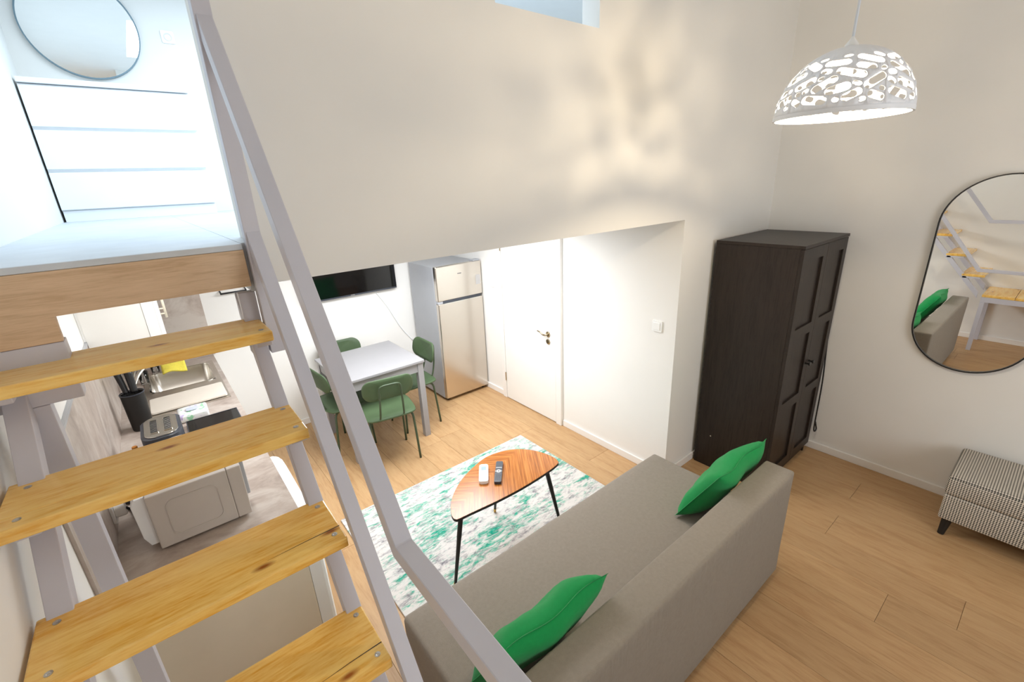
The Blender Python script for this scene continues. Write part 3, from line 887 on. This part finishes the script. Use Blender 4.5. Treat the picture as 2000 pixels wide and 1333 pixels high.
    obj('ceiling_rose', lathe(NB(), [(.05, -.025), (.05, -.0005)], (cx, cy, ZC), 24), WHITE, t)
    obj('socket', tube(NB(), [(cx, cy, cz + .118), (cx, cy, cz + R - .01)], .018, 14), WHITE, t)
    b = NB(); bmesh.ops.create_uvsphere(b, u_segments=20, v_segments=12, radius=.025)
    bmesh.ops.translate(b, verts=b.verts, vec=(cx, cy, cz + .085))
    obj('bulb', b, BULBM, t, True)
pendant()

# ================================================================== KITCHEN
CZ = .90
t = thing('kitchen_counter', 'taupe marbled kitchen worktop below the stairs carrying sink and small appliances', 'counter', (-.05, 3.15, 0))
bm = NB(); sx0, sx1, sy0, sy1 = -.19, .19, 3.745, 4.185       # sink bowl cut-out
CY0, CY1, CX0, CX1 = 1.80, YT - .001, XL + .001, .25
box(bm, CX0, CX1, CY0, sy0, CZ - .03, CZ); box(bm, CX0, CX1, sy1, CY1, CZ - .03, CZ); box(bm, CX0, sx0, sy0, sy1, CZ - .03, CZ); box(bm, sx1, CX1, sy0, sy1, CZ - .03, CZ)
obj('worktop', bm, MARB, t)
obj('base_cabinet', join(B(CX0, .215, 2.52, 3.7, .1, CZ - .031), B(CX0, .215, 4.22, CY1, .1, CZ - .031), B(CX0, .215, 3.7, 4.22, .1, .68)), WHITE, t)
for k in range(3): 
    y = 2.525 + .62 * k
    dd = obj('door', B(.2155, .235, y, y + .612, .105, CZ - .035, bev=.002), WHITE, t)
    obj('door_handle', join(tube(NB(), [(.255, y + .5, .70), (.255, y + .5, .83)], .005, 8), tube(NB(), [(.236, y + .5, .72), (.255, y + .5, .72)], .004, 6), tube(NB(), [(.236, y + .5, .81), (.255, y + .5, .81)], .004, 6)), CREAM, dd)
obj('plinth', B(CX0, .19, 2.52, CY1, 0, .099), WHITE, t)
struct('trim_3', B(XL + .0005, XL + .010, 1.62, YT - .012, CZ + .001, 1.447), MARB)['label'] = 'taupe marbled splashback on the left kitchen wall'
struct('trim_4', B(XL + .0005, XL + .012, 1.62, YT - .012, 1.4475, 1.462), GREYF)['label'] = 'thin grey strip along the top of the splashback'
struct('trim_5', B(XL + .012, .267, YT - .0105, YT - .0005, CZ + .001, 1.9), MARB)['label'] = 'taupe marbled splashback on the end wall of the kitchen'

t = thing('washing_machine', 'white washing machine under the near end of the kitchen worktop', 'washing machine', (-.03, 2.2, 0))
obj('cabinet', B(-.34, .235, 1.815, 2.46, .01, CZ - .0315, bev=.004), paint('washer_side_warm_lit', hexc('e0d6c4'), .4, .02), t)  # white cabinet; the tan of warm light is put into its colour
o = [(.2355, 1.815), (.285, 1.815), (.297, 1.822), (.305, 1.84), (.306, 2.30), (.304, 2.38), (.295, 2.425), (.275, 2.452), (.2355, 2.46)]
obj('front_panel', prism(NB(), o, 'z', .08, .845, .004), APPW, t)
obj('kick_panel', B(.2355, .27, 1.82, 2.455, .012, .079), APPG, t)
n = 28
obj('door_ring', join(*[ring(NB(), [(2.18 + .17 * math.cos(2 * PI * k / n), .45 + .17 * math.sin(2 * PI * k / n)) for k in range(n)], [(2.18 + .12 * math.cos(2 * PI * k / n), .45 + .12 * math.sin(2 * PI * k / n)) for k in range(n)], 'x', .306, .325)]), CHROME, t, 'auto')
obj('door_glass', lathe_x(NB(), [(.12, .001), (.10, .012), (.04, .016)], (.3065, 2.18, .45), 24), SCREEN, t, True)

def microwave():
    t = thing('microwave', 'white microwave with a ribbed side panel standing on the kitchen worktop', 'microwave', (-.07, 2.15, CZ))
    x0, x1, y0, y1, z0, z1 = -.215, .045, 1.925, 2.375, CZ + .012, 1.142
    obj('casing', B(x0, x1, y0, y1, z0, z1, bev=.004), MICG, t)
    rr = roundrect((x0 + x1) / 2 + .005, (z0 + z1) / 2, .17, .155, .03, 6); ri = roundrect((x0 + x1) / 2 + .005, (z0 + z1) / 2, .1645, .1495, .0275, 6)
    obj('pressed_rib', ring(NB(), rr, ri, 'y', y0 - .0025, y0 + .001), MICG, t)
    obj('front_frame', B(x1 + .0005, x1 + .05, y0, y1, z0, z1, bev=.004), MICG, t)
    obj('door_handle', B(x1 + .051, x1 + .068, y0 + .1, y0 + .13, z0 + .03, z1 - .02, bev=.004), GREYF, t)
    # rear bulge
    bm = prism(NB(), [(x0 - .0005, z0 + .02), (x0 - .0005, z1 - .002), (x0 - .03, z1 - .004), (x0 - .045, z1 - .03), (x0 - .04, z0 + .06), (x0 - .025, z0 + .02)], 'y', y0 + .02, y1 - .06, .003)
    obj('rear_cover', bm, APPW, t)
    for x in (x0 + .03, x1 - .02):
        for y in (y0 + .04, y1 - .04):
            obj('foot', tube(NB(), [(x, y, CZ + .0005), (x, y, CZ + .0118)], .012), BLACK, t)
microwave()
t = thing('plate', 'dark grey plate with a pale rim lying on top of the microwave', 'plate', (-.08, 2.22, 1.143))
obj('dish', lathe(NB(), [(.06, 0), (.09, .004), (.125, .016), (.128, .019), (.12, .017), (.088, .008), (.01, .006)], (-.085, 2.215, 1.143), 36), paint('dark_glaze', hexc('4a525c'), .3), t, True)
obj('rim', ring(NB(), [(-.085 + .130 * math.cos(2 * PI * k / 36), 2.215 + .130 * math.sin(2 * PI * k / 36)) for k in range(36)], [(-.085 + .1255 * math.cos(2 * PI * k / 36), 2.215 + .1255 * math.sin(2 * PI * k / 36)) for k in range(36)], 'z', 1.158, 1.1635), APPW, t, 'auto')

def toaster():
    cx, cy, z0, h = -.142, 2.70, CZ + .001, .185
    t = thing('toaster', 'grey two slot toaster with a silver top on the kitchen worktop', 'toaster', (cx, cy, z0))
    o = roundrect(cx, cy, .165, .29, .06, 8)
    obj('body', prism(NB(), o, 'z', z0 + .012, z0 + h, .008), CHAR, t, 'auto')
    obj('base', prism(NB(), roundrect(cx, cy, .15, .27, .05, 8), 'z', z0, z0 + .0118), BLACK, t)
    # silver lid with two open slots
    tp = NB(); z = z0 + h + .001
    o2 = roundrect(cx, cy, .135, .26, .05, 8)
    obj('top_plate', prism(tp, o2, 'z', z - .0005, z + .006, .002), CHROME, t)
    for s in (-1, 1):
        b = NB(); ring(b, roundrect(cx + s * .028, cy, .036, .17, .004, 3), roundrect(cx + s * .028, cy, .028, .16, .003, 3), 'z', z + .0062, z + .010)
        sl = obj('slot_frame', b, CHROME, t)
        obj('slot', B(cx + s * .028 - .0138, cx + s * .028 + .0138, cy - .0795, cy + .0795, z + .0061, z + .0068), BLACK, sl)
        for i in range(7):
            y = cy - .07 + .0233 * i
            obj('wire', tube(NB(), [(cx + s * .028 - .013, y, z + .0085), (cx + s * .028 + .013, y + .008, z + .0085)], .001, 5), CHROME, sl)
    obj('lever', B(cx - .02, cx + .02, cy + .1455, cy + .165, z0 + .12, z0 + .135, bev=.003), BLACK, t)
toaster()

t = thing('knife_block', 'black oval knife block standing beside the sink', 'knife block', (-.25, 3.22, CZ))
obj('body', lathe(NB(), [(.048, .001), (.050, .01), (.056, .215), (.057, .22), (.053, .222), (.052, .205)], (-.245, 3.215, CZ), 28), BLACKM, t, 'auto')
obj('rim', ring(NB(), [(-.245 + .0585 * math.cos(2 * PI * k / 28), 3.215 + .0585 * math.sin(2 * PI * k / 28)) for k in range(28)], [(-.245 + .0545 * math.cos(2 * PI * k / 28), 3.215 + .0545 * math.sin(2 * PI * k / 28)) for k in range(28)], 'z', CZ + .2225, CZ + .228), CHAR, t, 'auto')
for i, (x, y, lab) in enumerate(((-.268, 3.225, 'left black handled knife standing in the knife block'), (-.232, 3.222, 'right black handled knife with the thicker grip in the knife block'))):
    t = thing('knife', lab, 'knife', (x, y, CZ + .1), 0, 'knives in the block')
    r = .0135 if i == 0 else .0165
    dx = -.014 if i == 0 else -.002
    obj('handle', tube(NB(), smoothpath([(x, y, CZ + .224), (x + dx * .4, y + .01, CZ + .28), (x + dx, y + .02, CZ + .345)]), r, 12, r_end=r * 1.25), BLACK, t, True)
    obj('blade', B(x - .001, x + .001, y - .012, y + .012, CZ + .09, CZ + .2235), CHROME, t)

def sink():
    t = thing('sink', 'stainless steel sink with a drainboard set into the kitchen worktop', 'sink', (0, 3.77, CZ))
    x0, x1, y0, y1 = -.222, .222, 3.325, 4.215
    bm = NB(); z = CZ + .001; zt = CZ + .007
    ax0, ax1, ay0, ay1 = sx0 + .002, sx1 - .002, sy0 + .002, sy1 - .002
    box(bm, x0, x1, y0, ay0, z, zt); box(bm, x0, x1, ay1, y1, z, zt); box(bm, x0, ax0, ay0, ay1, z, zt); box(bm, ax1, x1, ay0, ay1, z, zt)
    obj('deck', bm, STAINL, t)
    r0 = roundrect((ax0 + ax1) / 2, (ay0 + ay1) / 2, ax1 - ax0, ay1 - ay0, .05, 6); bm = NB(); rings = []
    for sc, zz in ((1.0, zt - .0005), (.985, CZ - .02), (.95, CZ - .13), (.86, CZ - .15), (.1, CZ - .155)):
        rings.append([bm.verts.new(((ax0 + ax1) / 2 + (p[0] - (ax0 + ax1) / 2) * sc, (ay0 + ay1) / 2 + (p[1] - (ay0 + ay1) / 2) * sc, zz)) for p in r0])
    n = len(r0)
    for a, b in zip(rings, rings[1:]):
        for k in range(n): bm.faces.new((a[k], a[(k + 1) % n], b[(k + 1) % n], b[k]))
    bm.faces.new(rings[-1])
    obj('bowl', bm, STAINL, t, True)
    obj('bowl_rim', ring(NB(), roundrect(0, (ay0 + ay1) / 2, ax1 - ax0 + .016, ay1 - ay0 + .016, .055, 6), roundrect(0, (ay0 + ay1) / 2, ax1 - ax0 - .004, ay1 - ay0 - .004, .05, 6), 'z', zt + .0002, zt + .004), CHROME, t)
    obj('drainboard', ring(NB(), roundrect(0, 3.49, .40, .27, .02, 5), roundrect(0, 3.49, .385, .255, .018, 5), 'z', zt + .0002, zt + .004), CHROME, t)
    for k in range(6): obj('drain_rib', B(-.17, .17, 3.40 + k * .034, 3.404 + k * .034, zt + .0002, zt + .0025), STAINL, t)
    obj('drain', lathe(NB(), [(.03, -.1545), (.03, -.152), (.012, -.153)], (0, (ay0 + ay1) / 2, CZ), 20), CHROME, t)
sink()
t = thing('faucet', 'chrome kitchen faucet with a long spout behind the knife block', 'faucet', (-.255, 3.80, CZ))
obj('base', lathe(NB(), [(.026, .001), (.026, .012), (.02, .02), (.02, .09), (.016, .1)], (-.275, 3.80, CZ), 20), CHROME, t, 'auto')
obj('spout', tube(NB(), smoothpath([(-.27, 3.80, CZ + .07), (-.22, 3.82, CZ + .15), (-.13, 3.86, CZ + .215), (-.07, 3.88, CZ + .215), (-.06, 3.885, CZ + .19)]), .012, 12), CHROME, t, True)
obj('lever', tube(NB(), [(-.275, 3.80, CZ + .10), (-.24, 3.86, CZ + .16)], .007, 10), CHROME, t, True)
t = thing('sponge', 'yellow sponge cloth hanging over the far edge of the sink', 'sponge', (-.03, 4.1, CZ))
bm = NB(); N = 10; cz0 = CZ + .012; g = []
for i in range(N + 1):
    row = []
    for j in range(7):
        u, v = i / N, j / 6
        row.append(bm.verts.new((-.105 + .15 * u, 4.06 + .1 * v, cz0 + .02 + .012 * math.sin(u * 5) * (1 - v) + .055 * v)))
    g.append(row)
for i in range(N):
    for j in range(6): bm.faces.new((g[i][j], g[i + 1][j], g[i + 1][j + 1], g[i][j + 1]))
o = obj('cloth', bm, YELL, t, True); md = o.modifiers.new('thick', 'SOLIDIFY'); md.thickness = .012; md.offset = 0
for (x, y, hgt, lab) in ((-.215, 4.02, .09, 'clear drinking glass behind the kitchen faucet'), (-.145, 4.26, .10, 'second clear glass farther back by the yellow cloth')):
    t = thing('drinking_glass', lab, 'glass', (x, y, CZ), 0, 'glasses by the sink')
    gm = M('clear_glass'); gm.set((.95, .97, .97), .03); gm.b.inputs['Transmission Weight'].default_value = 1
    obj('tumbler', lathe(NB(), [(.026, .001), (.032, hgt), (.029, hgt), (.024, .008)], (x, y, CZ + (.007 if y < 4.215 else 0)), 20), gm.m, t, True)
t = thing('wipes_pack', 'white soft pack of wipes with green and lilac print beside the sink', 'pack', (0, 3.17, CZ))
obj('wrapper', softbox(-.075, .078, 3.095, 3.235, CZ + .001, CZ + .05, .012, 4, 4, .006), WIPES, t, True)
obj('label_flap', prism(NB(), roundrect(.0, 3.165, .06, .05, .012), 'z', CZ + .054, CZ + .057), paint('flap_lilac', hexc('cfd8e6'), .3), t)
t = thing('induction_hob', 'black glass hob on the kitchen worktop right of the toaster', 'hob', (.09, 2.78, CZ))
obj('casing', B(-.045, .215, 2.55, 3.05, CZ + .001, CZ + .022, bev=.003), BLACK, t)
obj('glass_top', B(-.042, .212, 2.553, 3.047, CZ + .0222, CZ + .027), SCREEN, t)
obj('frame_edge', ring(NB(), [(-.046, 2.549), (.216, 2.549), (.216, 3.051), (-.046, 3.051)], [(-.0415, 2.5535), (.2115, 2.5535), (.2115, 3.0465), (-.0415, 3.0465)], 'z', CZ + .0222, CZ + .029), CHAR, t)
t = thing('bottle', 'small orange bottle cap peeking out left of the toaster', 'bottle', (-.27, 2.74, CZ))
obj('body', lathe(NB(), [(.016, .001), (.018, .01), (.018, .05), (.009, .062)], (-.272, 2.78, CZ), 18), BRASSW, t, True)
obj('cap', lathe(NB(), [(.012, .0625), (.012, .085), (.010, .087)], (-.272, 2.78, CZ), 18), ORNG, t, 'auto')
t = thing('cutting_board', 'cream board lying flat on the drainboard of the sink', 'board', (0, 3.47, CZ))
obj('board', prism(NB(), roundrect(.003, 3.472, .41, .262, .012, 4), 'z', CZ + .0115, CZ + .024, .002), paint('cream_plastic', hexc('ece3d6'), .35, .02), t)
for sx in (-.17, .17):
    for sy in (3.36, 3.58): obj('foot', tube(NB(), [(sx, sy, CZ + .0095), (sx, sy, CZ + .0114)], .008, 8), CHAR, t)
# socket with plug on the left kitchen wall
t = thing('wall_socket', 'white double socket with a plug above the worktop left of the microwave', 'socket', (XL + .01, 2.24, .98))
obj('cover_plate', prism(NB(), roundrect(2.24, .985, .15, .08, .008), 'x', XL + .0105, XL + .02, .0015), WHITE, t)
obj('plug', prism(NB(), roundrect(2.205, .985, .045, .05, .012), 'x', XL + .0205, XL + .055, .004), WHITE, t)
tag(obj('power_cable', tube(NB(), smoothpath([(XL + .055, 2.205, .985), (XL + .07, 2.22, .95), (XL + .06, 2.28, .909), (XL + .05, 2.32, .907), (XL + .03, 2.35, .907)]), .005, 8), BLACK, None, True), 'black power cable lying on the worktop behind the microwave', 'cable')
t = thing('kettle_base', 'round black power base on the worktop behind the microwave', 'base', (-.30, 2.44, CZ))
obj('disc', lathe(NB(), [(.05, .001), (.052, .012), (.046, .022), (.012, .024)], (-.292, 2.42, CZ), 24), BLACK, t, 'auto')
obj('contact', lathe(NB(), [(.010, .0245), (.010, .032)], (-.292, 2.42, CZ), 14), CHAR, t)

t = thing('wall_cabinet', 'white kitchen wall cabinet with a framed side and a slim bar handle', 'cabinet', (-.2, 3.8, 1.45))
x0, x1, y0, y1, z0, z1 = XL + .0125, -.03, 3.2, YT - .0125, 1.40, 1.90
obj('body', B(x0, x1, y0 + .006, y1, z0, z1), WHITE, t)
obj('filler_strip', B(XL + .001, x0 - .0002, y0 + .004, y1, 1.463, z1), WHITE, t)
obj('side_panel', B(x0, x1 - .055, y0, y0 + .0055, z0, z1), DOORW, t)
obj('side_frame', B(x1 - .053, x1, y0 - .002, y0 + .0055, z0, z1, bev=.001), WHITE, t)
for k in range(2):
    ya = y0 + .002 + .595 * k
    dd = obj('door', B(x1 + .0005, x1 + .02, ya, ya + .59, z0, z1, bev=.002), WHITE, t)
    if k: continue
    hy = ya + .06; hx = x1 + .045
    obj('door_handle', join(tube(NB(), [(hx, hy, z0 + .11), (hx, hy, z0 + .30)], .0065, 10), tube(NB(), [(x1 + .0205, hy, z0 + .135), (hx, hy, z0 + .135)], .0045, 8), tube(NB(), [(x1 + .0205, hy, z0 + .165), (hx, hy, z0 + .165)], .0045, 8)), CREAM, dd, True)
t = thing('towel_rail', 'short black towel rail on the white end wall of the kitchen', 'rail', (.46, YT, 1.44))
obj('bar', tube(NB(), [(.405, YT - .05, 1.40), (.60, YT - .05, 1.40)], .007, 10), BLACK, t, True)
for x in (.41, .595): obj('bracket', tube(NB(), [(x, YT - .0505, 1.40), (x, YT - .0005, 1.42)], .006, 8), BLACK, t, True)
bpy.context.view_layer.update()
